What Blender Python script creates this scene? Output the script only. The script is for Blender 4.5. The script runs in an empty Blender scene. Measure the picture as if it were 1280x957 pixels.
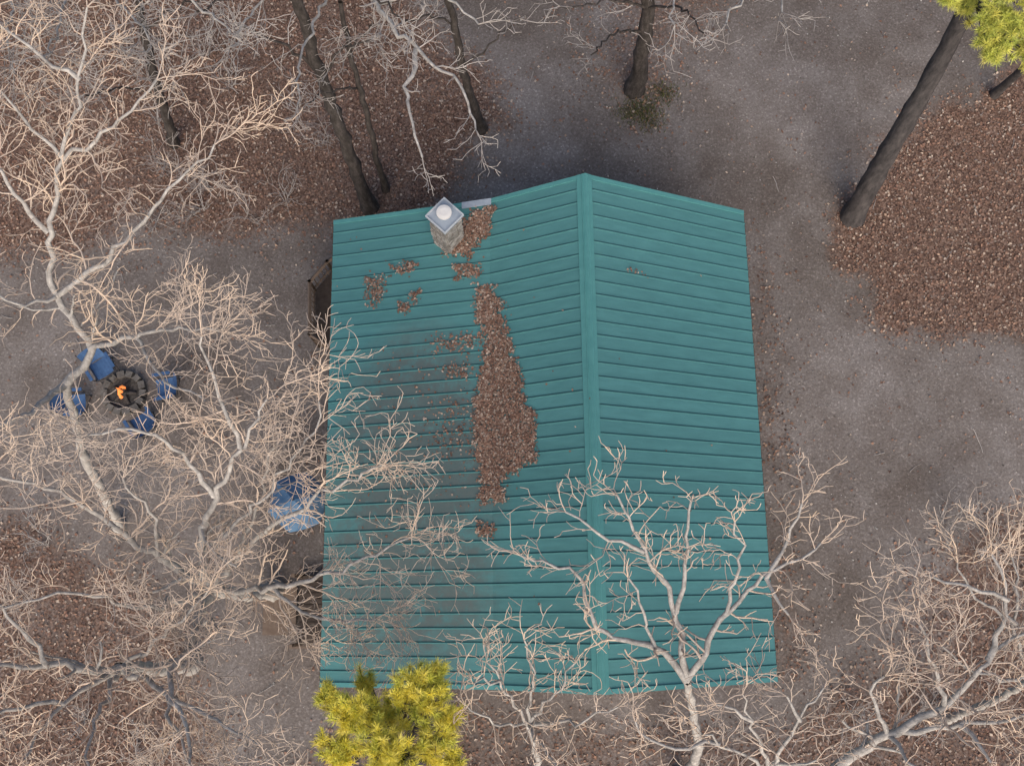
import bpy, math, random
import numpy as np
from mathutils import Vector, Matrix
random.seed(7); rng=np.random.default_rng(7)
scene=bpy.context.scene
# ---------------------------------------------------------------- camera / survey
F=1169.0; TILT=math.radians(12.62); CT=math.cos(TILT); ST=math.sin(TILT); HC=25.0
def P(u,v,z=0.0):
    """world position of a surveyed point at height z"""
    a=(u-640)/F; b=(478.5-v)/F
    s=(HC-z)/(CT-b*ST)
    return Vector((a*s,(b*CT+ST)*s,z))
def Pn(u,v,z):
    a=(u-640)/F; b=(478.5-v)/F
    s=(HC-z)/(CT-b*ST)
    return np.stack([a*s,(b*CT+ST)*s,z+0*s],-1)
cam=bpy.data.cameras.new("Camera"); co=bpy.data.objects.new("Camera",cam)
scene.collection.objects.link(co); co.location=(0,0,HC); co.rotation_euler=(TILT,0,0)
cam.lens=F/1280*36; cam.sensor_width=36; cam.clip_end=3000; cam.clip_start=0.1
scene.camera=co
# ---------------------------------------------------------------- light
SE=math.radians(38); SA=math.radians(176)   # azimuth clockwise from +Y
SH=Vector((math.sin(SA),math.cos(SA),0))
sd=Vector((SH.x*math.cos(SE),SH.y*math.cos(SE),math.sin(SE)))
w=bpy.data.worlds.new("World"); scene.world=w; w.use_nodes=True
nt=w.node_tree; sky=nt.nodes.new("ShaderNodeTexSky"); sky.sky_type='NISHITA'; sky.sun_disc=False
sky.sun_elevation=SE; sky.sun_rotation=SA; sky.dust_density=4; sky.air_density=1.0; sky.ozone_density=.6
nt.links.new(sky.outputs[0],nt.nodes["Background"].inputs[0]); nt.nodes["Background"].inputs[1].default_value=0.15
sl=bpy.data.lights.new("sun_light",'SUN'); sl.energy=2.2; sl.angle=math.radians(60); sl.color=(1,0.87,0.72)
so=bpy.data.objects.new("sun_light",sl); scene.collection.objects.link(so)
so.rotation_euler=sd.to_track_quat('Z','Y').to_euler(); so.location=(-20,-40,30)
scene.view_settings.view_transform='Standard'; scene.view_settings.look='None'; scene.view_settings.exposure=0
# ---------------------------------------------------------------- material helpers
class M:
    def __init__(s,name,rough=0.9,spec=0.3):
        s.m=bpy.data.materials.new(name); s.m.use_nodes=True; s.t=s.m.node_tree
        s.b=s.t.nodes["Principled BSDF"]; s.b.inputs["Roughness"].default_value=rough
        s.b.inputs["Specular IOR Level"].default_value=spec
        s.tc=s.t.nodes.new("ShaderNodeTexCoord").outputs["Object"]
    def L(s,a,b): s.t.links.new(a,b)
    def noise(s,scale,detail=4,rough=0.6,vec=None,dist=0):
        n=s.t.nodes.new("ShaderNodeTexNoise"); n.inputs["Scale"].default_value=scale
        n.inputs["Detail"].default_value=detail; n.inputs["Roughness"].default_value=rough
        n.inputs["Distortion"].default_value=dist
        s.L(vec or s.tc,n.inputs["Vector"]); return n.outputs["Fac"]
    def vor(s,scale,out="Color",vec=None):
        n=s.t.nodes.new("ShaderNodeTexVoronoi"); n.inputs["Scale"].default_value=scale
        s.L(vec or s.tc,n.inputs["Vector"]); return n.outputs[out]
    def ramp(s,fac,els):
        n=s.t.nodes.new("ShaderNodeValToRGB"); r=n.color_ramp
        while len(r.elements)<len(els): r.elements.new(0.5)
        for e,(p,c) in zip(r.elements,els):
            e.position=p; e.color=(*c,1) if len(c)==3 else c
        s.L(fac,n.inputs[0]); return n.outputs[0]
    def mix(s,fac,a,b,mode='MIX'):
        n=s.t.nodes.new("ShaderNodeMix"); n.data_type='RGBA'; n.blend_type=mode
        if isinstance(fac,(int,float)): n.inputs[0].default_value=fac
        else: s.L(fac,n.inputs[0])
        for i,x in ((6,a),(7,b)):
            if isinstance(x,tuple): n.inputs[i].default_value=(*x,1)
            else: s.L(x,n.inputs[i])
        return n.outputs[2]
    def math(s,op,a,b=0.0,clamp=False):
        n=s.t.nodes.new("ShaderNodeMath"); n.operation=op; n.use_clamp=clamp
        for i,x in ((0,a),(1,b)):
            if isinstance(x,(int,float)): n.inputs[i].default_value=x
            else: s.L(x,n.inputs[i])
        return n.outputs[0]
    def sep(s,c):
        n=s.t.nodes.new("ShaderNodeSeparateXYZ"); s.L(c,n.inputs[0]); return n.outputs
    def attr(s,name):
        n=s.t.nodes.new("ShaderNodeAttribute"); n.attribute_name=name; return n.outputs["Color"]
    def bump(s,h,st=0.5,d=0.02):
        n=s.t.nodes.new("ShaderNodeBump"); n.inputs["Strength"].default_value=st; n.inputs["Distance"].default_value=d
        s.L(h,n.inputs["Height"]); s.L(n.outputs[0],s.b.inputs["Normal"])
    def col(s,c):
        if isinstance(c,tuple): s.b.inputs["Base Color"].default_value=(*c,1)
        else: s.L(c,s.b.inputs["Base Color"])
        return s
def simple(name,c1,c2,scale=6,rough=0.8,bump=0.3,spec=0.3,metal=0):
    m=M(name,rough,spec); n=m.noise(scale,4,0.65)
    m.col(m.ramp(n,[(0.3,c1),(0.7,c2)])); m.b.inputs["Metallic"].default_value=metal
    if bump: m.bump(n,bump,0.01)
    return m.m
# ---------------------------------------------------------------- mesh helpers
def obj(name,V,Fc,mats,midx=None,smooth=False,parent=None,colors=None):
    V=np.asarray(V,dtype=np.float32).reshape(-1,3)
    me=bpy.data.meshes.new(name)
    if isinstance(Fc,np.ndarray):
        n,k=Fc.shape
        me.vertices.add(len(V)); me.vertices.foreach_set("co",V.ravel())
        me.loops.add(n*k); me.polygons.add(n)
        me.loops.foreach_set("vertex_index",Fc.astype(np.int32).ravel())
        me.polygons.foreach_set("loop_start",np.arange(n,dtype=np.int32)*k)
        me.update(calc_edges=True)
    else:
        me.from_pydata(V.tolist(),[],Fc); me.update()
    for m in (mats if isinstance(mats,(list,tuple)) else [mats]): me.materials.append(m)
    if midx is not None: me.polygons.foreach_set("material_index",np.asarray(midx,dtype=np.int32))
    me.polygons.foreach_set("use_smooth",np.full(len(me.polygons),smooth))
    if colors is not None:
        a=me.color_attributes.new("col",'FLOAT_COLOR','POINT')
        c=np.ones((len(V),4),dtype=np.float32); c[:,:3]=colors; a.data.foreach_set("color",c.ravel())
    o=bpy.data.objects.new(name,me); scene.collection.objects.link(o)
    if parent: o.parent=parent
    return o
def empty(name,loc=(0,0,0),rz=0):
    e=bpy.data.objects.new(name,None); scene.collection.objects.link(e); e.location=loc; e.rotation_euler=(0,0,rz); return e
class Geo:
    def __init__(s): s.V=[]; s.F=[]; s.I=[]
    def add(s,vs,fs,mi=0):
        b=len(s.V); s.V+= [tuple(v) for v in vs]
        for f in fs: s.F.append([b+i for i in f]); s.I.append(mi)
    def box(s,c,d,mi=0,rz=0,M4=None):
        x,y,z=d[0]/2,d[1]/2,d[2]/2
        vs=[Vector((i*x,j*y,k*z)) for i in(-1,1) for j in(-1,1) for k in(-1,1)]
        if M4: vs=[M4@v for v in vs]
        R=Matrix.Rotation(rz,3,'Z'); vs=[R@v+Vector(c) for v in vs]
        s.add(vs,[(0,1,3,2),(4,6,7,5),(0,4,5,1),(2,3,7,6),(0,2,6,4),(1,5,7,3)],mi)
    def rod(s,a,b,r,mi=0,n=8,r2=None):
        a=Vector(a);b=Vector(b); r2=r if r2 is None else r2
        t=(b-a).normalized(); ref=Vector((0,0,1)) if abs(t.z)<.9 else Vector((1,0,0))
        u=t.cross(ref).normalized(); v=t.cross(u)
        vs=[];
        for p,q in((a,r),(b,r2)):
            for i in range(n):
                an=2*math.pi*i/n; vs.append(p+(u*math.cos(an)+v*math.sin(an))*q)
        fs=[(i,(i+1)%n,n+(i+1)%n,n+i) for i in range(n)]+[tuple(range(n))[::-1],tuple(range(n,2*n))]
        s.add(vs,fs,mi)
    def prism(s,poly,y0,y1,mi=0):  # poly in xz, extrude y
        n=len(poly); vs=[(x,y0,z) for x,z in poly]+[(x,y1,z) for x,z in poly]
        fs=[tuple(range(n)),tuple(range(2*n-1,n-1,-1))]+[(i,n+i,n+(i+1)%n,(i+1)%n) for i in range(n)]
        s.add(vs,fs,mi)
    def slab(s,poly,z0,z1,mi=0):
        n=len(poly); vs=[(p[0],p[1],z0) for p in poly]+[(p[0],p[1],z1) for p in poly]
        fs=[tuple(range(n))[::-1],tuple(range(n,2*n))]+[(i,(i+1)%n,n+(i+1)%n,n+i) for i in range(n)]
        s.add(vs,fs,mi)
    def out(s,name,mats,parent=None,smooth=False): return obj(name,s.V,s.F,mats,s.I,smooth,parent)
# numpy value noise
def vnoise(x,y,seed=0):
    def h(i,j):
        n=(i*374761393+j*668265263+seed*982451653)&0xffffffff
        n=((n^(n>>13))*1274126177)&0xffffffff
        return ((n^(n>>16))&0xffff)/65535.0
    xi=np.floor(x).astype(np.int64); yi=np.floor(y).astype(np.int64); fx=x-xi; fy=y-yi
    fx=fx*fx*(3-2*fx); fy=fy*fy*(3-2*fy)
    return (h(xi,yi)*(1-fx)+h(xi+1,yi)*fx)*(1-fy)+(h(xi,yi+1)*(1-fx)+h(xi+1,yi+1)*fx)*fy
def fbm(x,y,seed=0,o=4):
    r=0;a=.5;t=0
    for k in range(o): r=r+a*vnoise(x*2**k,y*2**k,seed+k); t+=a; a*=.5
    return r/t
def sdist(poly,X,Y):
    poly=np.array(poly); n=len(poly); ins=np.zeros(X.shape,bool); d=np.full(X.shape,1e9)
    for i in range(n):
        x1,y1=poly[i]; x2,y2=poly[(i+1)%n]
        t=np.clip(((X-x1)*(x2-x1)+(Y-y1)*(y2-y1))/((x2-x1)**2+(y2-y1)**2+1e-9),0,1)
        d=np.minimum(d,np.hypot(X-(x1+t*(x2-x1)),Y-(y1+t*(y2-y1))))
        c=((y1>Y)!=(y2>Y)); xx=(x2-x1)*(Y-y1)/((y2-y1) if y2!=y1 else 1e-9)+x1
        ins^= c&(X<xx)
    return np.where(ins,d,-d)
# ---------------------------------------------------------------- ground masks
def gp(l): return [tuple(P(u,v)[:2]) for u,v in l]
ZONES=[(gp([(1045,235),(1033,290),(1050,350),(1100,390),(1160,412),(1230,420),(1330,410),(1500,100),(1310,40),(1230,95),(1160,130),(1100,170)]),.95,.85),
 (gp([(-300,-80),(330,-80),(520,-40),(560,60),(650,100),(650,150),(600,200),(545,262),(470,295),(410,300),(300,310),(240,290),(150,305),(80,330),(-300,400)]),.85,1.2),
 (gp([(720,50),(735,120),(790,150),(840,140),(860,80),(900,20),(880,-80),(760,-80)]),.5,1.2),
 (gp([(-300,620),(60,640),(120,700),(200,760),(280,900),(340,1100),(-300,1100)]),.75,1.2),
 (gp([(1400,600),(1230,630),(1160,720),(1130,800),(1050,860),(960,900),(880,920),(880,1100),(1500,1100),(1500,600)]),.7,1.2),
 (gp([(380,900),(900,900),(900,1100),(380,1100)]),.5,.8),
 (gp([(935,290),(960,300),(985,500),(1005,700),(1010,860),(960,870)]),.38,.8)]
def leafmask(X,Y):
    wob=(fbm(X*.7,Y*.7,5)-.5)*2.2+(fbm(X*3,Y*3,9)-.5)*.8
    m=np.zeros(X.shape)
    for poly,w_,sf in ZONES:
        d=sdist(poly,X,Y)+wob*min(sf,.8)
        m=np.maximum(m,w_*np.clip(d/(sf)*.8+.45,0,1))
    return m*(.72+.5*fbm(X*.9,Y*.9,66))
def terrain(X,Y):
    d=np.hypot(X,Y-6); t=np.clip((d-40)/300,0,1)
    return (fbm(X*.25,Y*.25,3)-.5)*.10*(d<40)+t*t*(fbm(X*.01,Y*.01,4)-.3)*30
def axis(lo,hi,st,far):
    a=np.arange(lo,hi+st/2,st); o=[];x=0;s=st
    while x<far: s=min(s*1.35,40); x+=s; o.append(x)
    o=np.array(o); return np.concatenate([(lo-o)[::-1],a,hi+o])
ax=axis(-18,18,.14,900); ay=axis(-8,22,.14,900)
GX,GY=np.meshgrid(ax,ay,indexing='ij'); GZ=terrain(GX,GY)
GM=leafmask(GX,GY)
far=np.clip((np.hypot(GX,GY-6)-22)/10,0,1); GM=np.maximum(GM,far*.9)
nx,ny=GX.shape; idx=np.arange(nx*ny).reshape(nx,ny)
GF=np.stack([idx[:-1,:-1],idx[1:,:-1],idx[1:,1:],idx[:-1,1:]],-1).reshape(-1,4)
C=np.stack([GM,fbm(GX*.35,GY*.35,21),fbm(GX*1.6,GY*1.6,22)],-1).reshape(-1,3)
m=M("gravel_and_leaf_litter",.95,.2)
at=m.sep(m.attr("col"))
n2=m.noise(14,3,.7); v1=m.sep(m.vor(24))
g=m.ramp(n2,[(.3,(.140,.127,.119)),(.5,(.182,.167,.158)),(.72,(.225,.210,.202))])
pe=m.ramp(v1[0],[(0,(.82,.80,.78)),(.6,(.97,.96,.95)),(.9,(1.1,1.1,1.1)),(.97,(1.5,1.5,1.5))])
g=m.mix(.8,g,pe,'MULTIPLY')
g=m.mix(1.0,g,m.ramp(at[2],[(.3,(.88,.85,.83)),(.7,(1.1,1.1,1.1))]),'MULTIPLY')
g=m.mix(1.0,g,m.ramp(at[1],[(.3,(.84,.81,.80)),(.7,(1.16,1.16,1.19))]),'MULTIPLY')
l=m.ramp(v1[1],[(0,(.075,.047,.038)),(.35,(.14,.088,.068)),(.7,(.20,.13,.10)),(1,(.30,.21,.17))])
l=m.mix(.8,l,m.ramp(n2,[(.3,(.6,.6,.6)),(.7,(1.2,1.2,1.2))]),'MULTIPLY')
fac=m.math('ADD',at[0],m.math('MULTIPLY',m.math('SUBTRACT',m.noise(8,3,.7),.5),1.1))
fac=m.ramp(fac,[(.28,(0,0,0)),(.80,(1,1,1))])
m.col(m.mix(fac,g,l)); m.bump(n2,.6,.03)
obj("ground",np.stack([GX,GY,GZ],-1).reshape(-1,3),GF,m.m,smooth=True,colors=C)
# ---------------------------------------------------------------- leaves
lm=M("fallen_leaf",.85,.25)
lm.col(lm.attr("col"))
PAL=np.array([(.255,.155,.115),(.295,.19,.145),(.175,.105,.08),(.37,.265,.205),(.22,.13,.10),(.28,.17,.125),(.45,.37,.31)])
def leafmesh(name,C3,N3,size,pal=PAL,parent=None,lift=0.01,bright=1.0,tilt=.28):
    n=len(C3); size=size[:,None]
    a=rng.uniform(0,2*np.pi,n); N3=N3+rng.normal(0,tilt,(n,3)); N3/=np.linalg.norm(N3,axis=1)[:,None]
    ref=np.stack([np.cos(a),np.sin(a),0*a],-1); U=np.cross(N3,ref); U/=np.linalg.norm(U,axis=1)[:,None]; W=np.cross(N3,U)
    up=N3*rng.uniform(.0,.3,(n,1))*size; C3=C3+N3*lift
    wd=rng.uniform(.3,.55,(n,1))
    V=np.stack([C3-U*size*.6,C3+W*size*wd+up,C3+U*size*.6,C3-W*size*wd+up*.7],1).reshape(-1,3)
    Fq=np.arange(4*n).reshape(n,4)
    col=pal[rng.integers(0,len(pal),n)]*rng.uniform(.7,1.2,(n,1))*bright
    return obj(name,V,Fq,lm.m,colors=np.repeat(col,4,0),parent=parent)
N=230000
X=rng.uniform(-16.5,16.5,N);Y=rng.uniform(-5.5,18.5,N); mk=leafmask(X,Y)
k=rng.uniform(0,1,N)<np.clip(mk*.62+.018,0,1)*(.4+1.1*fbm(X*2,Y*2,31))
X=X[k];Y=Y[k]
C3=np.stack([X,Y,terrain(X,Y)+rng.uniform(0,.03,len(X))],-1)
leafmesh("fallen_leaves",C3,np.tile([0,0,1.],(len(X),1)),rng.uniform(.04,.09,len(X)))
N=5000
X=rng.uniform(-17,17,N);Y=rng.uniform(-6,20,N)
C3=np.stack([X,Y,terrain(X,Y)+.005],-1)
leafmesh("gravel_stones",C3,np.tile([0,0,1.],(N,1)),rng.uniform(.02,.055,N),pal=np.array([(.38,.37,.36),(.27,.26,.25),(.46,.44,.42),(.1,.09,.08)]))
# ---------------------------------------------------------------- cabin
HO=Vector((1.705,3.61,0)); HY=0.0136
cabin=empty("cabin",HO,HY)
HL=5.57
PR=[(4.14,3.2),(0,5.43),(-2.17,4.1),(-6.12,2.91)]
def roofz(x):
    return np.interp(x,[p[0] for p in PR[::-1]],[p[1] for p in PR[::-1]])
rm=M("teal_metal_roof",.6,.4)
s_=rm.sep(rm.tc)
mp=rm.t.nodes.new("ShaderNodeMapping"); mp.inputs["Scale"].default_value=(.5,3,1); rm.L(rm.tc,mp.inputs[0])
base=rm.ramp(rm.noise(2.2,6,.65,mp.outputs[0]),[(.3,(.066,.205,.218)),(.7,(.086,.256,.268))])
pan=rm.math('FLOOR',rm.math('DIVIDE',rm.math('ADD',s_[1],5.57),.3095*3)); wn=rm.t.nodes.new("ShaderNodeTexWhiteNoise"); wn.noise_dimensions='1D'
rm.L(pan,wn.inputs["W"]); base=rm.mix(1,base,rm.ramp(wn.outputs[0],[(0,(.93,.93,.93)),(1,(1.06,1.06,1.06))]),'MULTIPLY')
def ell(cx,cy,rx,ry):
    a=rm.math('POWER',rm.math('DIVIDE',rm.math('ABSOLUTE',rm.math('SUBTRACT',s_[0],cx)),rx),2.0)
    b=rm.math('POWER',rm.math('DIVIDE',rm.math('ABSOLUTE',rm.math('SUBTRACT',s_[1],cy)),ry),2.0)
    return rm.math('SUBTRACT',1.0,rm.math('ADD',a,b),True)
e=rm.math('MAXIMUM',ell(-3.9,-.6,2.3,3.6),rm.math('MULTIPLY',ell(-4.3,-3.2,2.6,2.6),.9))
gr=rm.math('MULTIPLY',e,rm.ramp(rm.noise(2.2,7,.78),[(.30,(0,0,0)),(.58,(1,1,1))]))
gr=rm.math('MULTIPLY',gr,2.0,True)
gr=rm.math('MULTIPLY',gr,.88)
base=rm.mix(gr,base,rm.mix(rm.noise(9,4,.7),(.065,.125,.13),(.145,.14,.135)))
fl=rm.ramp(rm.noise(26,2,.6),[(.66,(0,0,0)),(.74,(1,1,1))])
base=rm.mix(rm.math('MULTIPLY',fl,.3),base,(.11,.16,.14))
rm.col(base)
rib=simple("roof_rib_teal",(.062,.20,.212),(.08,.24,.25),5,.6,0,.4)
seam=simple("roof_seam_shade_dirt",(.032,.105,.113),(.044,.135,.142),8,.8,0)  # darker teal paints the shadow side of each rib, with grime beside it
trim=simple("teal_trim",(.075,.255,.262),(.095,.295,.30),4,.5,.05,.4)
g=Geo()
th=.05
for i in range(3):
    (x0,z0),(x1,z1)=PR[i],PR[i+1]
    g.add([(x0,-HL,z0),(x0,HL,z0),(x1,HL,z1),(x1,-HL,z1),(x0,-HL,z0-th),(x0,HL,z0-th),(x1,HL,z1-th),(x1,-HL,z1-th)],
      [(0,1,2,3),(7,6,5,4),(0,4,5,1)] if i==0 else ([(0,1,2,3),(7,6,5,4),(2,6,7,3)] if i==2 else [(0,1,2,3),(7,6,5,4)]))
g.out("roof_panels",rm.m,cabin)
g=Geo(); nr=36; sp=2*HL/nr
for j in range(1,nr):
    y=-HL+j*sp
    for i in range(3):
        (x0,z0),(x1,z1)=PR[i],PR[i+1]
        dx,dz=x0-x1,z0-z1; L=math.hypot(dx,dz); nxn,nzn=-dz/L*(1 if dx>0 else -1),dx/L
        def pt(x,z,h,yy): return (x+nxn*h,yy,z+nzn*h)
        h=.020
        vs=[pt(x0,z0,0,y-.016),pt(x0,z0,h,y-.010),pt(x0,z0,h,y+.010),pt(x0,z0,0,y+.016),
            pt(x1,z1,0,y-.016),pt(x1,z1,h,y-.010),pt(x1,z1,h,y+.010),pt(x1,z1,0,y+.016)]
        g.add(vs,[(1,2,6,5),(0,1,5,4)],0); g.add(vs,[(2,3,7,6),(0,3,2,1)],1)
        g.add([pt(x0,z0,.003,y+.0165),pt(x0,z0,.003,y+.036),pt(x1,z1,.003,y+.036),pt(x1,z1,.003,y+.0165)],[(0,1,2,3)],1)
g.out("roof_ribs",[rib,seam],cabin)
g=Geo()
sR=(5.43-3.2)/4.14; sL=(5.43-4.1)/2.17; wc=.17
g.add([(wc,-HL-.03,5.43-wc*sR+.045),(wc,HL+.03,5.43-wc*sR+.045),(0.02,HL+.03,5.43+.06),(0.02,-HL-.03,5.43+.06),(-wc,HL+.03,5.43-wc*sL+.045),(-wc,-HL-.03,5.43-wc*sL+.045),
 (wc,-HL-.03,5.43-wc*sR+.004),(wc,HL+.03,5.43-wc*sR+.004),(-wc,HL+.03,5.43-wc*sL+.004),(-wc,-HL-.03,5.43-wc*sL+.004)],
 [(0,1,2,3),(3,2,4,5),(0,6,7,1),(5,4,8,9),(0,3,5,9,6),(1,7,8,4,2)],0)
for sx in(-.06,.075):
    s=sR if sx>0 else sL
    g.rod((sx,-HL-.02,5.43-abs(sx)*s+.057),(sx,HL+.02,5.43-abs(sx)*s+.057),.013,0,6)
for yy,sg in((-HL,-1),(HL,1)):
    for i in range(3):
        (x0,z0),(x1,z1)=PR[i],PR[i+1]
        y0,y1=sorted((yy-sg*.07,yy+sg*.03))
        g.prism([(x0,z0+.036),(x1,z1+.036),(x1,z1-.16),(x0,z0-.16)],y0,y1,0)
g.out("roof_trim",trim,cabin)
g=Geo()
for x,z in((4.14,3.2),(-6.12,2.91)):
    sg=1 if x>0 else -1
    g.box((x+sg*.012,0,z-.115),(.02,2*HL-.2,.15),0)
g.out("fascia",simple("brown_fascia",(.07,.05,.04),(.10,.07,.055)),cabin)
sid=M("dark_wood_siding",.8)
wv=sid.t.nodes.new("ShaderNodeTexWave"); wv.inputs["Scale"].default_value=1.6; wv.bands_direction='Z'; wv.wave_profile='SAW'; wv.inputs["Distortion"].default_value=.1
sid.L(sid.tc,wv.inputs[0]); sid.col(sid.mix(sid.noise(5,5,.7),(.10,.06,.04),(.17,.11,.075))); sid.bump(wv.outputs[1],.7,.03)
g=Geo()
g.prism([(3.7,0),(3.7,3.30),(0,5.28),(-2.17,3.96),(-3.0,3.70),(-3.0,0)],-5.0,5.0,0)
g.out("walls",sid.m,cabin)
glass=M("window_glass",.08,.6); glass.col((.02,.025,.03)); glass=glass.m
wood=simple("weathered_deck_wood",(.050,.038,.033),(.09,.072,.062),7,.85,.4)
woodl=simple("rail_wood",(.13,.095,.075),(.20,.155,.125),7,.85,.4)
white=simple("window_frame_white",(.6,.58,.55),(.7,.68,.65),5,.6,.1)
g=Geo()
for yy,sg in((-5.0,-1),(5.0,1)):
    for x in(-1.6,2.0):
        g.box((x,yy+sg*.02,1.7),(1.1,.06,1.3),1); g.box((x,yy+sg*.045,1.7),(.98,.04,1.18),0); g.box((x,yy+sg*.07,1.7),(.04,.03,1.18),1)
for y in(-3.4,0,3.2):
    g.box((3.72,y,1.8),(.06,1.1,1.2),1); g.box((3.745,y,1.8),(.04,.98,1.08),0); g.box((3.77,y,1.8),(.03,.04,1.08),1)
for y in(-3.6,2.9):
    g.box((-3.02,y,1.9),(.06,1.1,1.2),1); g.box((-3.045,y,1.9),(.04,.98,1.08),0)
g.out("windows",[glass,white],cabin)
g=Geo(); g.box((-3.03,-.4,1.6),(.08,1.05,2.15),0); g.box((-3.08,-.4,1.6),(.03,.9,2.0),1); g.rod((-3.1,-.05,1.55),(-3.17,-.05,1.55),.03,0)
g.out("door",[white,woodl],cabin)
g=Geo()
for j in range(74):
    y=-5.0+j*.136
    g.box((-4.5,y+.065,.5),(2.95,.128,.04),0)
g.box((-4.5,0,.4),(2.9,9.9,.12),1)
for y in(-4.9,-2.5,0,2.5,4.9):
    g.box((-5.85,y,1.6),(.14,.14,2.35),1)
    g.box((-5.85,y,.2),(.2,.2,.4),1)
g.box((-5.85,0,2.80),(.12,10.2,.16),1)
for y0,y1 in((-4.85,-2.6),(.1,2.4)):
    for z in(.75,1.4): g.box((-5.85,(y0+y1)/2,z),(.06,y1-y0,.07),1)
    nn=int((y1-y0)/.14)
    for q in range(nn): g.box((-5.85,y0+(q+.5)*(y1-y0)/nn,1.07),(.035,.035,.62),1)
for q in range(12): g.box((-6.65,-4.75+q*.145,.34),(1.15,.128,.04),0)
g.box((-6.65,-3.96,.26),(1.1,1.6,.10),0)
for xx,yy in((-7.2,-4.8),(-7.2,-3.1)): g.box((xx,yy,.65),(.09,.09,1.2),1)
g.box((-6.65,-4.83,1.2),(1.1,.05,.08),1); g.box((-6.65,-4.83,.8),(1.1,.04,.06),1)
for q in range(3): g.box((-7.45-.3*q,-3.97,.24-.08*q),(.29,1.2,.045),1)
g.out("porch",[wood,woodl],cabin)
inv=Matrix.Rotation(-HY,4,'Z')@Matrix.Translation(-HO)
pts=[inv@P(u,v,1.25) for u,v in((424,318),(409,327),(387,352),(387,418),(424,440))]
g=Geo(); g.slab([(p.x,p.y) for p in pts[::-1]],.42,.52,0)
for a,b in zip(pts[:-1],pts[1:]):
    a=Vector((a.x,a.y,0)); b=Vector((b.x,b.y,0)); 
    for z,r in((1.25,.05),(.7,.03)): g.rod(a+Vector((0,0,z)),b+Vector((0,0,z)),r,1,4)
    nn=max(2,int((b-a).length/.14))
    for q in range(nn+1):
        c=a.lerp(b,q/nn); g.rod(c+Vector((0,0,.5)),c+Vector((0,0,1.25)),.018,1,4)
    g.rod(a,a+Vector((0,0,1.32)),.05,1,4); g.rod(b,b+Vector((0,0,1.32)),.05,1,4)
g.out("side_deck",[wood,woodl],cabin)
# ---------------------------------------------------------------- chimney
def on_roof(u,v,it=12):
    u=np.asarray(u,float); v=np.asarray(v,float); z=np.full(u.shape,4.0)
    for _ in range(it):
        p=Pn(u,v,z); xl=(p[...,0]-HO.x)*math.cos(HY)+(p[...,1]-HO.y)*math.sin(HY)
        z=roofz(xl)
    p=Pn(u,v,z); return p,xl
cb,_=on_roof([561],[299]); cb=Vector(cb[0])
chim=empty("chimney",(cb.x,cb.y,0),math.radians(47))
stone=M("chimney_stone",.9); v=stone.vor(9); stone.col(stone.mix(.85,stone.ramp(stone.sep(v)[0],[(0,(.20,.19,.18)),(.5,(.30,.29,.28)),(1,(.44,.43,.42))]),stone.ramp(stone.noise(12,4),[(.3,(.6,.6,.6)),(.7,(1.1,1.1,1.1))]),'MULTIPLY'))
metal=simple("galvanised_cap",(.27,.33,.41),(.36,.42,.50),6,.6,.05,.4,.0)
metalr=simple("cap_rim",(.42,.47,.53),(.52,.56,.60),6,.6,.0,.4,.0)
metall=simple("bright_vent",(.66,.66,.66),(.76,.76,.76),6,.5,.0,.5,.0)
zt=5.2
g=Geo(); g.box((0,0,(zt+3)/2),(.50,.50,zt-3),0)
for zz in np.arange(3.7,5.1,.13):
    for sx,sy,l0 in((1,0,0),(-1,0,0),(0,1,0),(0,-1,0)):
        for q in range(3):
            off=random.uniform(-.02,.02)+(q-1)*.165
            ww=random.uniform(.13,.16); d=random.uniform(.02,.045)
            if sx: g.box((sx*.25,off,zz),(d*2,ww,.11),0)
            else: g.box((off,sy*.25,zz),(ww,d*2,.11),0)
g.out("stone_stack",stone.m,chim)
g=Geo(); g.box((0,0,zt+.02),(.62,.62,.05),0)
for sx,sy,dx,dy in((1,0,.03,.62),(-1,0,.03,.62),(0,1,.56,.03),(0,-1,.56,.03)): g.box((sx*.297,sy*.297,zt+.06),(dx,dy,.035),1)
g.out("cap",[metal,metalr],chim)
g=Geo(); g.rod((0,0,zt+.046),(0,0,zt+.22),.11,0,20); g.rod((0,0,zt+.221),(0,0,zt+.26),.175,1,24,.17); g.rod((0,0,zt+.261),(0,0,zt+.275),.17,1,24,.10)
g.out("flue_vent",[metal,metall],chim)
p,_=on_roof([590,614],[263,257]); a=inv@Vector(p[0]); b=inv@Vector(p[1])
g=Geo(); g.prism([(a.x-.25,float(roofz(a.x-.25))+.045),(b.x,float(roofz(b.x))+.045),(b.x,float(roofz(b.x))+.039),(a.x-.25,float(roofz(a.x-.25))+.039)],HL-.13,HL+.035,0)
g.out("roof_flashing",metal,cabin)
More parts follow.
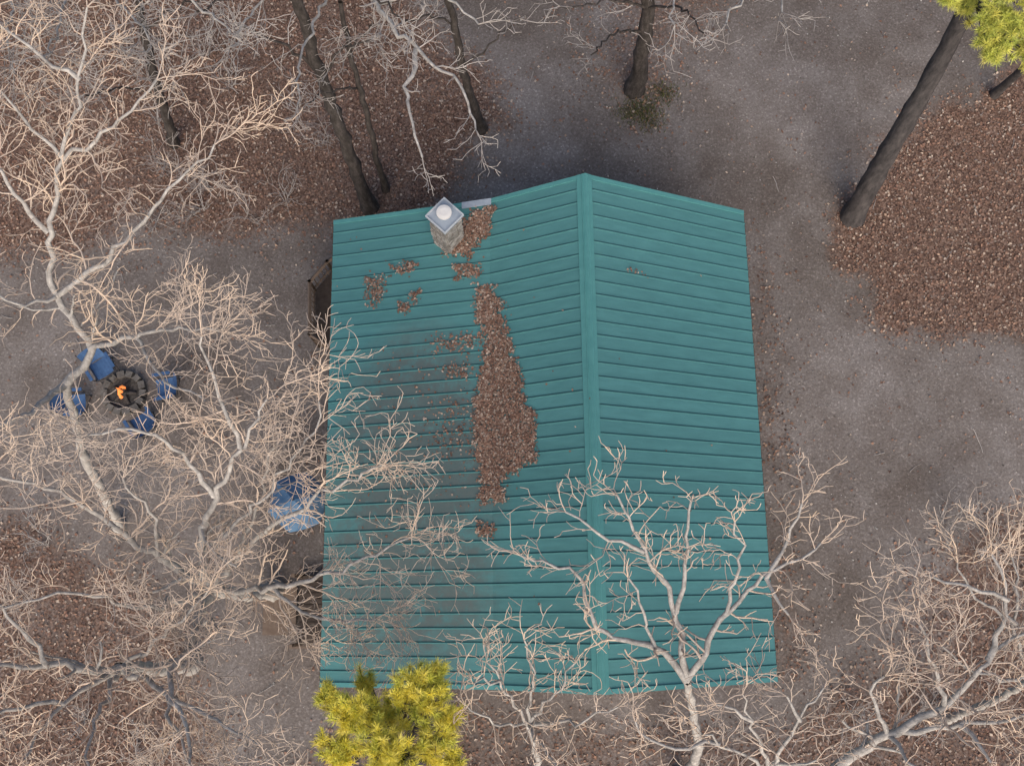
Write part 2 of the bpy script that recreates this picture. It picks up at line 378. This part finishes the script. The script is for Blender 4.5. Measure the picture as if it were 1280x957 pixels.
# ---------------------------------------------------------------- leaves on roof
polys=[([(598,357),(612,357),(632,400),(636,430),(650,470),(655,505),(667,520),(669,575),(648,580),(642,590),(625,598),(628,624),(606,625),(604,600),(598,575),(594,500),(605,460),(610,420),(598,395)],10000,3),
 ([(557,318),(575,290),(592,264),(616,262),(612,285),(586,320)],1700,3),
 ([(457,346),(479,344),(481,370),(470,383),(459,375)],250,3),([(493,330),(519,329),(517,341),(495,342)],170,2.5),([(569,333),(601,332),(600,344),(572,346)],240,2.5),
 ([(500,378),(512,378),(512,391),(502,391)],80,2),([(513,365),(525,364),(522,377),(514,378)],90,2),([(543,425),(606,412),(608,432),(546,440)],230,4),([(556,458),(588,455),(584,472),(560,470)],120,4),
 ([(597,655),(616,655),(616,669),(598,669)],150,2.5),([(538,505),(600,500),(598,560),(545,570)],200,6),([(470,440),(590,430),(590,620),(450,700)],220,8),([(780,335),(800,340),(820,344),(800,346)],20,2),([(420,300),(720,240),(725,840),(405,840)],60,10),([(745,240),(920,275),(960,840),(760,840)],10,10)]
Cs=[];Ns=[]
for poly,n,soft in polys:
    a=np.array(poly,float); lo=a.min(0)-soft*2; hi=a.max(0)+soft*2
    k=n*3; U=rng.uniform(lo[0],hi[0],k); V=rng.uniform(lo[1],hi[1],k)
    d=sdist(poly,U,V)+rng.normal(0,soft,k)+(fbm(U*.08,V*.16,77)-.5)*18*(soft<3.5)
    kk=d>0; U=U[kk][:n];V=V[kk][:n]
    p,xl=on_roof(U,V)
    Cs.append(p)
    sl_=np.where(xl>0,-sR,np.where(xl>-2.17,sL,(4.1-2.91)/3.95)); nn=np.stack([-sl_,0*sl_,np.ones_like(sl_)],-1); Ns.append(nn/np.linalg.norm(nn,axis=1)[:,None])
Cs=np.concatenate(Cs);Ns=np.concatenate(Ns); Cs=Cs+Ns*rng.uniform(.004,.035,(len(Cs),1))
leafmesh("roof_leaf_pile",Cs,Ns,rng.uniform(.035,.068,len(Cs)),lift=.008,bright=1.0,tilt=.16)
# ---------------------------------------------------------------- trees
def tubes(name,polysl,mats,parent=None):
    V=[];Fq=[];I=[];b=0
    for pts,rad,s,mi in polysl:
        pts=np.asarray(pts,float); rad=np.asarray(rad,float); n=len(pts)
        T=np.gradient(pts,axis=0); T/=np.linalg.norm(T,axis=1)[:,None]+1e-9
        mt=T.mean(0); ref=np.zeros(3); ref[np.argmin(abs(mt))]=1
        Nn=np.cross(T,ref); Nn/=np.linalg.norm(Nn,axis=1)[:,None]+1e-9; B=np.cross(T,Nn)
        an=np.arange(s)*2*np.pi/s
        ring=pts[:,None]+rad[:,None,None]*(np.cos(an)[None,:,None]*Nn[:,None]+np.sin(an)[None,:,None]*B[:,None])
        if s>=8: ring=pts[:,None]+(ring-pts[:,None])*(1+rng.normal(0,.06,(n,s,1)))
        V.append(ring.reshape(-1,3))
        i0=(b+np.arange(n-1)[:,None]*s+np.arange(s)[None]).ravel(); i1=(b+np.arange(n-1)[:,None]*s+((np.arange(s)+1)%s)[None]).ravel()
        Fq.append(np.stack([i0,i1,i1+s,i0+s],-1)); I.append(np.full(len(i0),mi)); b+=n*s
    return obj(name,np.concatenate(V),np.concatenate(Fq),mats,np.concatenate(I),True,parent)
def catmull(pts,seg=.25):
    P_=[Vector(p) for p in pts]; P_=[P_[0]*2-P_[1]]+P_+[P_[-1]*2-P_[-2]]; out=[]
    for i in range(1,len(P_)-2):
        p0,p1,p2,p3=P_[i-1:i+3]; n=max(2,int((p2-p1).length/seg))
        for k in range(n):
            t=k/n; out.append(.5*((2*p1)+(p2-p0)*t+(2*p0-5*p1+4*p2-p3)*t*t+(3*p1-p0-3*p2+p3)*t**3))
    out.append(P_[-2]); return out
def rv(R): 
    return Vector((R.gauss(0,1),R.gauss(0,1),R.gauss(0,1)))
def side(R,d,ang):
    x=rv(R); x=(x-d*x.dot(d)).normalized(); return (d*math.cos(ang)+x*math.sin(ang))
def grow(R,out,p,d,L,r,lvl,mx,wig=.36,flat=.55,tm=.0075):
    n=max(2,int(L/.12)); st=L/n; pts=[p.copy()]; rad=[r]; r1=max(tm*.75,r*.5)
    for i in range(n):
        d=(d+rv(R)*wig*.62+Vector((0,0,.04))).normalized(); p=p+d*st; pts.append(p.copy()); rr=r+(r1-r)*(i+1)/n; rad.append(rr*R.uniform(.9,1.15))
        if lvl<mx and R.random()<(.72 if lvl<2 else .6):
            ang=R.uniform(.55,1.2); nd=side(R,d,ang); nd.z*=flat; nd.z+=.08; nd.normalize()
            cl=L*R.uniform(.35,.68)*(1-.3*i/n)
            if cl>.10: grow(R,out,p.copy(),nd,cl,max(tm,rr*.7),lvl+1,mx,wig,flat,tm)
    out.append((pts,rad,3 if r<.014 else (4 if r<.022 else 6),1 if r<.028 else 0))
def bare_tree(name,trunk,limbs,r0,seed,mats,dens=3.0,sub=1.35,mx=4,rl=.085,rend=.016,ks=.78,tm=.0068,wig=.36):
    R=random.Random(seed); out=[]
    if trunk:
        t=catmull([P(*q) for q in trunk],.3); n=len(t)
        for i in range(1,n): t[i]=t[i]+rv(R)*.02
        rad=[r0*(1+.55*math.exp(-i*.3/.35))*(1-.5*i/n) for i in range(n)]
        t[0].z-=.15
        out.append((t,rad,12,0))
    for lb in limbs:
        rs=rl; re_=rend
        if isinstance(lb[0],(int,float)): rs=lb[0]*ks; lb=lb[1:]
        t=catmull([P(*q) for q in lb],.2); n=len(t)
        for i in range(1,n): t[i]=t[i]+rv(R)*.035
        rad=[rs+(re_-rs)*(i/n)**.7 for i in range(n)]
        out.append((t,rad,8,0))
        for i in range(2,n):
            d=(t[i]-t[i-1]).normalized()
            if R.random()<dens*.21*(.55+.7*i/n):
                nd=side(R,d,R.uniform(.55,1.2)); nd.z*=.5; nd.z+=.08; nd.normalize()
                grow(R,out,t[i].copy(),nd,sub*R.uniform(.45,1.15),max(.010,rad[i]*.45),1,mx,wig,.55,tm)
        for _ in range(2):
            d=(t[-1]-t[-3]).normalized(); nd=side(R,d,R.uniform(.1,.6)); grow(R,out,t[-1].copy(),nd,sub*R.uniform(.7,1.1),re_*.8,1,mx,wig,.55,tm)
    return tubes(name,out,mats)
def bark(name,c1,c2,c3,scale=9):
    m=M(name,.9,.2); mp=m.t.nodes.new("ShaderNodeMapping"); mp.inputs["Scale"].default_value=(1,1,.35); m.L(m.tc,mp.inputs[0])
    n=m.noise(scale,5,.75,mp.outputs[0]); m.col(m.ramp(n,[(.3,c1),(.5,c2),(.7,c3)])); m.bump(n,.6,.03); return m.m
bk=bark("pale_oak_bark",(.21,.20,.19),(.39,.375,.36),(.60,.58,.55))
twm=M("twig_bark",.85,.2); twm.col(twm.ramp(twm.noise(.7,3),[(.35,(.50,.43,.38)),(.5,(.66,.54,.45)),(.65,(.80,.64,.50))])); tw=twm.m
tdm=M("shaded_twig_bark",.85,.2); tdm.col(tdm.ramp(tdm.noise(1.2,3),[(.35,(.34,.31,.295)),(.65,(.52,.49,.47))])); twd=tdm.m  # greyer, darker copy of the twig bark, shade put into its colour
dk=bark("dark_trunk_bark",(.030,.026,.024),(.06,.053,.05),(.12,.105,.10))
pk=bark("pine_bark",(.03,.028,.03),(.065,.06,.062),(.11,.10,.10),7)
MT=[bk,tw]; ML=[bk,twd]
bare_tree("oak_tree",[(345,738,0),(310,742,3),(262,738,6)],[
 (.15,(262,738,6),(252,690,7.2),(268,620,8.6),(300,560,9.6),(335,500,10.2)),
 (.13,(262,738,6),(200,700,7),(130,650,8.2),(60,610,9),(-30,590,9.8)),
 (.12,(262,738,6),(300,690,6.8),(365,640,7.8),(430,605,8.2),(480,580,8.6)),
 (.10,(262,738,6),(330,735,6.8),(400,722,7.6),(470,690,8),(510,670,8.2)),
 (.14,(262,738,6),(238,800,7.2),(213,850,8.4),(228,900,9),(240,970,9.6)),
 (.08,(262,738,6),(180,760,7.4),(90,740,8.6),(10,760,9.2)),
 (.07,(268,620,8.6),(230,570,9.4),(180,540,10),(110,545,10.4)),
 (.06,(300,560,9.6),(270,480,10.2),(250,420,10.6)),
 (.06,(252,690,7.2),(330,620,8.4),(390,540,9),(400,500,9.2)),
 (.06,(330,735,6.8),(400,770,7.6),(470,770,8.2)),
 (.06,(200,700,7),(190,640,8),(150,600,8.8)),
 (.06,(300,690,6.8),(330,600,8),(345,560,8.6))],.2,11,MT,dens=4.1,sub=1.25)
bare_tree("oak_tree",[(150,660,0),(105,570,4),(82,480,7.2)],[
 (.12,(82,480,7.2),(112,435,7.9),(72,370,8.6),(60,290,9.3),(80,200,10),(100,100,10.8),(110,10,11.4)),
 (.08,(72,370,8.6),(140,320,9.4),(210,240,10.2),(270,185,10.5)),
 (.11,(82,480,7.2),(30,520,8.2),(-40,535,9)),
 (.07,(60,290,9.3),(10,230,10),(-30,170,10.5)),
 (.06,(80,200,10),(150,150,10.5),(200,100,10.8)),
 (.06,(100,100,10.8),(40,60,11.2),(-10,20,11.5)),
 (.08,(112,435,7.9),(170,420,8.6),(225,410,9),(275,415,9.4)),
 (.05,(80,200,10),(20,140,10.6),(-20,90,11)),
 (.05,(72,370,8.6),(20,380,9.2),(-30,350,9.6)),
 (.05,(170,420,8.6),(200,470,9),(260,500,9.3))],.14,12,MT,dens=4.1,sub=1.25)
bare_tree("oak_tree",[(240,830,0),(200,835,3.5),(150,835,7)],[
 (.13,(150,835,7),(60,832,8),(-50,836,8.8)),(.08,(150,835,7),(80,880,8.2),(30,950,9)),
 (.10,(150,835,7),(200,860,8),(240,960,9)),(.07,(60,832,8),(20,780,8.8),(-20,740,9.4)),
 (.07,(150,835,7),(120,900,8.4),(110,970,9.2)),(.06,(150,835,7),(210,790,8),(260,740,8.6)),(.06,(80,880,8.2),(10,890,9),(-40,920,9.5)),(.06,(200,860,8),(270,900,8.8),(330,930,9.2))],.2,13,MT,dens=4.1,sub=1.25)
bare_tree("oak_tree",[(845,975,0),(872,940,4),(858,850,7.8)],[
 (.085,(858,850,7.8),(820,812,8.2),(745,782,8.7),(722,720,9),(650,695,9.2)),
 (.09,(858,850,7.8),(845,765,8.5),(805,690,9),(775,620,9.4)),
 (.06,(845,765,8.5),(860,690,9.1),(862,620,9.5)),
 (.085,(858,850,7.8),(900,775,8.5),(958,722,9),(1030,680,9.3)),
 (.05,(958,722,9),(990,660,9.3),(1000,630,9.5)),
 (.05,(900,775,8.5),(925,700,9.2),(915,650,9.6)),
 (.045,(958,722,9),(985,770,9.2)),(.045,(805,690,9),(740,660,9.3),(710,640,9.5)),
 (.04,(820,812,8.2),(800,750,8.8),(790,720,9.1))],.13,14,MT,dens=3.7,sub=.8,rend=.016,ks=.85,tm=.0085,wig=.42)
bare_tree("young_oak_tree",[(670,985,0),(672,950,4),(660,905,7)],[
 (.05,(660,905,7),(625,850,8),(600,800,8.6)),(.05,(660,905,7),(665,840,8),(650,800,8.5)),(.05,(660,905,7),(700,860,8),(715,830,8.5)),
 (.05,(660,905,7),(730,900,8),(770,880,8.5)),(.04,(660,905,7),(610,900,8),(580,880,8.5)),(.04,(660,905,7),(690,950,8),(720,990,8.5)),(.04,(625,850,8),(590,850,8.6))],.09,15,MT,dens=5,sub=.85,rend=.012,tm=.008,wig=.42)
bare_tree("oak_tree",[(960,1050,0),(990,1010,5),(1050,955,8)],[
 (.14,(1050,955,8),(1110,918,8.6),(1180,880,9.2),(1235,825,9.8),(1300,775,10.2)),
 (.08,(1110,918,8.6),(1200,905,9.4),(1300,890,10)),(.07,(1235,825,9.8),(1260,750,10.2),(1240,690,10.4)),
 (.06,(1180,880,9.2),(1160,820,9.8),(1150,780,10)),(.06,(1200,905,9.4),(1240,950,9.8)),(.06,(1110,918,8.6),(1090,870,9.2),(1100,840,9.6)),
 (.06,(1110,918,8.6),(1150,960,9.2)),(.05,(1260,750,10.2),(1200,730,10.4),(1170,720,10.5))],.18,16,MT,dens=4.2,sub=1.1,tm=.0078)
bare_tree("young_oak_tree",[(880,1040,0),(920,1000,5),(960,960,8)],[
 (.06,(960,960,8),(940,900,8.8),(930,865,9.2)),(.06,(960,960,8),(1000,900,8.8),(1030,860,9.2)),(.05,(960,960,8),(900,930,8.8),(870,910,9.2)),(.05,(960,960,8),(1020,950,8.8)),(.05,(940,900,8.8),(900,880,9.2)),(.05,(1000,900,8.8),(980,870,9.2)),(.05,(900,930,8.8),(830,930,9),(790,900,9.1))],.1,17,MT,dens=5.4,sub=.85,rend=.012,tm=.008,wig=.42)
bare_tree("young_oak_tree",[(1180,900,0),(1230,880,5),(1290,850,8.5)],[
 (.06,(1290,850,8.5),(1270,780,9.3),(1270,700,9.8)),(.05,(1270,780,9.3),(1220,740,9.8),(1190,700,10)),(.05,(1290,850,8.5),(1220,840,9.3),(1180,810,9.8))],.1,18,MT,dens=4.5,sub=.9,rend=.012,tm=.008)
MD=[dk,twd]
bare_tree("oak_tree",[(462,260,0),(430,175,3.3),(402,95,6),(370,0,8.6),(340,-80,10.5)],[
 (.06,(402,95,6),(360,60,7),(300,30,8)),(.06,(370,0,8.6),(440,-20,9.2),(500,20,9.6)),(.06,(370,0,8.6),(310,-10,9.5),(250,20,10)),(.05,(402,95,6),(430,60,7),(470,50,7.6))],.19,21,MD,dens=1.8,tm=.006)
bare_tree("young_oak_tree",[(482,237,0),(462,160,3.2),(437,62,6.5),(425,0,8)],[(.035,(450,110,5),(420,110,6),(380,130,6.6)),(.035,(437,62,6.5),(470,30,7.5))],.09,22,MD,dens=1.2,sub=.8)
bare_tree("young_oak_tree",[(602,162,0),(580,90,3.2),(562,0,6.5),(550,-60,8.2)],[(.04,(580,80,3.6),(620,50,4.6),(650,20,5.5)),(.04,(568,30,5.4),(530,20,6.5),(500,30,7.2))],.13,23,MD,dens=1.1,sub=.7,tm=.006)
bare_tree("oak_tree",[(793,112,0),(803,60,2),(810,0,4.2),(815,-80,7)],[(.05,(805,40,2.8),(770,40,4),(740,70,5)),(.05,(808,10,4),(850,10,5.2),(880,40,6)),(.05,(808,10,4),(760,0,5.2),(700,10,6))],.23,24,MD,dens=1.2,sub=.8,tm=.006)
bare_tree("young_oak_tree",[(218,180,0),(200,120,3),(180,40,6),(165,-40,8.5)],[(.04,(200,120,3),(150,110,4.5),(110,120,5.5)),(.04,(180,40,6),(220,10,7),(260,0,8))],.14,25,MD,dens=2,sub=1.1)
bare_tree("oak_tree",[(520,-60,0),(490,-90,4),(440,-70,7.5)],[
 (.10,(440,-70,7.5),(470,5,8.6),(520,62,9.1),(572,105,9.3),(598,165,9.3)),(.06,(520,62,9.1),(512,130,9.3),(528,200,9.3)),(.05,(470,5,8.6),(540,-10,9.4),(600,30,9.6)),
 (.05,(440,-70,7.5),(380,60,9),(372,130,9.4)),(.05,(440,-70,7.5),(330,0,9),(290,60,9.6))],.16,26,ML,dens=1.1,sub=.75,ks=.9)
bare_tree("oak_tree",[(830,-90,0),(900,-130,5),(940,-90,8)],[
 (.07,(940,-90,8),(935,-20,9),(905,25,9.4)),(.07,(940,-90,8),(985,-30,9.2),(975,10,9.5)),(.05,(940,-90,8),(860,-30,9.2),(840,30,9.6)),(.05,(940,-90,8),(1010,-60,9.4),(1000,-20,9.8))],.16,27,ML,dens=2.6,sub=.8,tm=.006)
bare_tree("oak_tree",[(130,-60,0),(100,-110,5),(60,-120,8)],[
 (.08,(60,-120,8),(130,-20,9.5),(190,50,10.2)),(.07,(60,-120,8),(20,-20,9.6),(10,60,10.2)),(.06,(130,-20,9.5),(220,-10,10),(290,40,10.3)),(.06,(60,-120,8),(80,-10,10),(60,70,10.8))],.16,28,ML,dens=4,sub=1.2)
# low brush in the leaf litter and dropped sticks
def brush(name,spots,seed,Lr=(.7,1.3)):
    R=random.Random(seed); out=[]
    for (u,v) in spots:
        p0=P(u,v,0)
        for _ in range(5):
            d=Vector((R.gauss(0,.6),R.gauss(0,.6),1)).normalized(); grow(R,out,p0+Vector((R.uniform(-.1,.1),R.uniform(-.1,.1),-.03)),d,R.uniform(*Lr),.012,1,3,.3,1.0,.006)
    return tubes(name,out,[twd,twd])
brush("brush_thicket",[(random.Random(i).uniform(120,420),random.Random(i+99).uniform(40,280)) for i in range(14)]+[(60,680),(30,760),(110,900),(180,960),(1180,650),(1230,700),(1150,900),(1060,880),(545,20)],51)
R=random.Random(8); out=[]
for i in range(100):
    u,v=R.uniform(-20,1300),R.uniform(-20,940)
    if 395<u<985 and 230<v<870: continue
    p=P(u,v,.03); a=R.uniform(0,6.28); d=Vector((math.cos(a),math.sin(a),0)); L=R.uniform(.2,.9); n=6; pts=[]
    for k in range(n):
        pts.append(Vector((p.x,p.y,.02+float(terrain(np.array([p.x]),np.array([p.y]))[0])))); d=(d+Vector((R.gauss(0,.22),R.gauss(0,.22),0))).normalized(); p=p+d*L/n
    r=R.uniform(.006,.013); out.append((pts,[r*(1-.6*k/n) for k in range(n)],5,0))
tubes("fallen_sticks",out,[twd])
# mossy stump and rocks at the top edge
N=2600; cc=[P(805,135),P(828,118),P(786,140),P(812,150)]
E=np.array([list(cc[i%4]) for i in range(N)])+np.concatenate([rng.normal(0,.22,(N,2)),np.zeros((N,1))],1); D=rng.normal(0,.5,(N,3)); D[:,2]=1; D/=np.linalg.norm(D,axis=1)[:,None]
S=np.cross(D,rng.normal(0,1,(N,3))); S/=np.linalg.norm(S,axis=1)[:,None]; Ln=rng.uniform(.06,.2,(N,1)); E[:,2]=-.03
V=np.stack([E-S*.012,E+S*.012,E+D*Ln+S*.004,E+D*Ln-S*.004],1).reshape(-1,3)
obj("grass_tuft",V,np.arange(4*N).reshape(N,4),lm.m,colors=np.repeat(np.array([(.10,.12,.04),(.15,.14,.06),(.07,.09,.035)])[rng.integers(0,3,N)],4,0))
# ---------------------------------------------------------------- pines
nm=M("pine_needles",.6,.3); nm.col(nm.attr("col"))
def pine(name,trunk,r0,seed,lobes,base):
    R=random.Random(seed); root=empty(name,P(*trunk[0])); out=[]
    t=catmull([P(*q) for q in trunk],.3); n=len(t)
    t[0].z-=.15
    out.append((t,[r0*(1+.4*math.exp(-i*.3/.4))*(1-.5*i/n) for i in range(n)],12,0))
    tips=[]
    for (c,rad,cnt) in lobes:
        c=P(*c)
        j=min(range(n),key=lambda q:(t[q]-c+Vector((0,0,1.0))).length); lb=catmull([t[j],t[j].lerp(c,.5)+Vector((0,0,-.1)),c],.2)
        out.append((lb,[.05*(1-.7*i/len(lb))+.01 for i in range(len(lb))],6,0))
        for _ in range(cnt):
            d=rv(R).normalized(); d.z=abs(d.z)*.7-.1; e=c+d*rad*R.uniform(.35,1.15)
            s=lb[R.randrange(len(lb)//2,len(lb))]
            b=catmull([s,s.lerp(e,.5)+rv(R)*.06,e],.15); out.append((b,[.014*(1-.6*i/len(b)) for i in range(len(b))],4,0))
            tips.append((e,(b[-1]-b[-3]).normalized())); 
            m_=b[len(b)*2//3]; tips.append((m_,(side(R,(e-s).normalized(),.6))))
    o=tubes("trunk_and_limbs",out,[pk]); o.parent=root; o.matrix_parent_inverse=Matrix.Translation(-root.location)
    K=85; nt_=len(tips); E=np.array([list(a) for a,b in tips]); D=np.array([list(b) for a,b in tips])
    E=np.repeat(E,K,0); D=np.repeat(D,K,0); q=len(E)
    dirs=rng.normal(0,1,(q,3)); dirs/=np.linalg.norm(dirs,axis=1)[:,None]; dirs=dirs+D*.75+np.array([0,0,.25]); dirs/=np.linalg.norm(dirs,axis=1)[:,None]
    E=E-D*rng.uniform(0,.16,(q,1)); Ln=rng.uniform(.08,.155,(q,1))
    S=np.cross(dirs,rng.normal(0,1,(q,3))); S/=np.linalg.norm(S,axis=1)[:,None]
    V=np.stack([E-S*.0035,E+S*.0035,E+dirs*Ln+S*.0018-np.array([0,0,.012]),E+dirs*Ln-S*.0018-np.array([0,0,.012])],1).reshape(-1,3)
    base=np.array(base)
    tc=np.repeat(base[rng.integers(0,len(base),nt_)]*rng.uniform(.8,1.12,(nt_,1)),K,0)
    o=obj("needles",V,np.arange(4*q).reshape(q,4),nm.m,colors=np.repeat(tc,4,0)); o.parent=root; o.matrix_parent_inverse=Matrix.Translation(-root.location)
YB=[[.93,.82,.13],[.86,.78,.11],[.95,.84,.18],[.68,.68,.12]]  # needle tints carry the golden sunlight in their colour
GB=[[.76,.75,.18],[.66,.70,.15],[.84,.79,.20],[.48,.54,.12]]
pine("pine_tree",[(545,930,0),(525,935,4),(505,950,8),(500,950,9.5)],.16,41,
 [((440,885,9.6),.42,40),((425,935,9.3),.38,28),((520,865,9.6),.48,44),((548,845,9.4),.3,18),((480,935,9.9),.45,36),((540,935,9.6),.42,26),((490,975,9.9),.55,35),((412,868,9.1),.25,14),((560,895,9.0),.28,14),((452,848,9.0),.22,10),((565,955,9.2),.25,12),((482,890,9.3),.34,22)],YB)
pine("pine_tree",[(1066,270,0),(1100,208,2.3),(1148,125,4.9),(1190,48,7),(1225,-30,9.2)],.29,42,
 [((1240,62,9.6),.42,34),((1268,35,9.8),.5,34),((1180,-8,9.6),.38,26),((1225,-40,10.3),.6,40),((1290,75,9.5),.5,28),((1208,8,9),.36,20),((1285,-10,10),.6,36),((1235,20,9.7),.35,20)],GB)
pine("pine_tree",[(1243,118,0),(1280,85,2.5),(1330,40,6),(1370,0,8.5)],.12,43,[((1375,0,9),.7,40),((1340,40,8.6),.5,30)],GB)
# ---------------------------------------------------------------- camp furniture
blue=M("blue_canvas",.75,.25); blue.col(blue.ramp(blue.noise(9,4),[(.3,(.04,.09,.21)),(.7,(.07,.15,.31))])); blue=blue.m
blu2=M("faded_blue_canopy",.7,.25); blu2.col(blu2.ramp(blu2.noise(3,5,.7),[(.35,(.06,.14,.26)),(.6,(.11,.21,.35)),(.7,(.20,.30,.42))])); blu2=blu2.m
steel=simple("dark_steel",(.04,.04,.045),(.07,.07,.075),8,.5,0,.5,.5)
def camp_chair(u,v,rz):
    e=empty("camp_chair",P(u,v,0),rz); e.scale=(1,1,1)
    g=Geo(); n=7
    def sheet(f,th=.012):
        vs=[f(i/(n-1),j/(n-1)) for i in range(n) for j in range(n)]
        k=len(vs); vs2=vs+[(a,b,c-th) for a,b,c in vs]
        fs=[(i*n+j,(i+1)*n+j,(i+1)*n+j+1,i*n+j+1) for i in range(n-1) for j in range(n-1)]
        g.add(vs2,fs+[tuple(k+q for q in f_[::-1]) for f_ in fs],0)
    sheet(lambda s,t:((s-.5)*.54,(t-.5)*.50,.43-.06*(1-(2*s-1)**2)))
    sheet(lambda s,t:((s-.5)*.56,.25+.20*t-.03+.05*(1-(2*s-1)**2),.43+.48*t))
    for sx in(-1,1):
        g.box((sx*.33,-.02,.64),(.085,.48,.02),0)
        g.rod((sx*.29,-.26,.0),(sx*.29,.26,.44),.013,1); g.rod((sx*.29,.28,.0),(sx*.29,-.26,.44),.013,1)
        g.rod((sx*.29,-.26,.42),(sx*.33,-.25,.64),.011,1); g.rod((sx*.29,.26,.42),(sx*.29,.46,.93),.012,1)
        g.rod((sx*.25,.27,.43),(sx*.25,-.26,.43),.012,1)
    g.rod((-.29,-.26,.02),(.29,-.26,.42),.011,1); g.rod((.29,-.26,.02),(-.29,-.26,.42),.011,1)
    g.rod((-.29,.27,.02),(.29,.27,.42),.011,1); g.rod((.29,.27,.02),(-.29,.27,.42),.011,1)
    g.out("seat_and_frame",[blue,steel],e)
camp_chair(103,508,math.radians(95)); camp_chair(135,464,math.radians(35)); camp_chair(186,532,math.radians(215)); camp_chair(214,488,math.radians(-80))
fp=empty("fire_pit",P(157,492,0)); g=Geo(); R=random.Random(3)
for i in range(14):
    a=2*math.pi*i/14; g.box((.52*math.cos(a),.52*math.sin(a),.09),(.17,.19+R.uniform(-.03,.03),R.uniform(.14,.22)),0,a+R.uniform(-.2,.2))
g.out("stone_ring",simple("sooty_stone",(.09,.082,.076),(.19,.18,.17),9,.9,.5),fp)
g=Geo(); g.slab([(.45*math.cos(a*math.pi/8),.45*math.sin(a*math.pi/8)) for a in range(16)],.0,.06,0); g.out("ash_bed",simple("ash",(.03,.028,.027),(.12,.11,.105),14),fp)
g=Geo()
for i in range(5):
    a=i*1.3; g.rod((.32*math.cos(a),.32*math.sin(a),.08),(-.1*math.cos(a),-.1*math.sin(a),.26),.045,0,8)
g.out("logs",dk,fp)
fm=M("flame"); fm.b.inputs["Emission Color"].default_value=(1,.30,.08,1); fm.b.inputs["Emission Strength"].default_value=.75; fm.col((.7,.25,.06))
g=Geo()
for i in range(6):
    a=i*.9; x,y=.06*math.cos(a)*(i>0),.12*math.sin(a)*(i>0); h=.42 if i==0 else R.uniform(.16,.3)
    g.rod((x,y,.16),(x*1.2,y*1.2,.16+h*.35),.03,0,7,.05); g.rod((x*1.2,y*1.2,.16+h*.35),(x*.6-.03,y*.6+.05,.16+h),.05,0,7,.004)
g.out("flames",fm.m,fp)
ue=empty("patio_umbrella",P(370,626,2.2)*1.0); ue.location.z=0; g=Geo(); n=6; r=.76; rings=[(0,2.5),(.35,2.36),(.7,2.2),(1,2.02)]
vs=[(0,0,2.52)]
for f,z in rings[1:]:
    for i in range(n*4):
        a=2*math.pi*i/(n*4)+.3; k=1-.10*math.sin(math.pi*(i%4)/4)*f; vs.append((r*f*k*math.cos(a),r*f*k*math.sin(a),z-.07*math.sin(math.pi*(i%4)/4)*f))
m_=n*4; fs=[(0,1+i,1+(i+1)%m_) for i in range(m_)]
for q in range(2): fs+=[(1+q*m_+i,1+(q+1)*m_+i,1+(q+1)*m_+(i+1)%m_,1+q*m_+(i+1)%m_) for i in range(m_)]
g.add(vs,fs,0); g.rod((0,0,0),(0,0,2.56),.022,1); g.rod((0,0,0),(0,0,.08),.22,1,16)
for i in range(n):
    a=2*math.pi*i/n+.3; g.rod((0,0,2.49),(r*math.cos(a),r*math.sin(a),2.01),.008,1,5)
g.out("canopy_and_pole",[blu2,steel],ue)
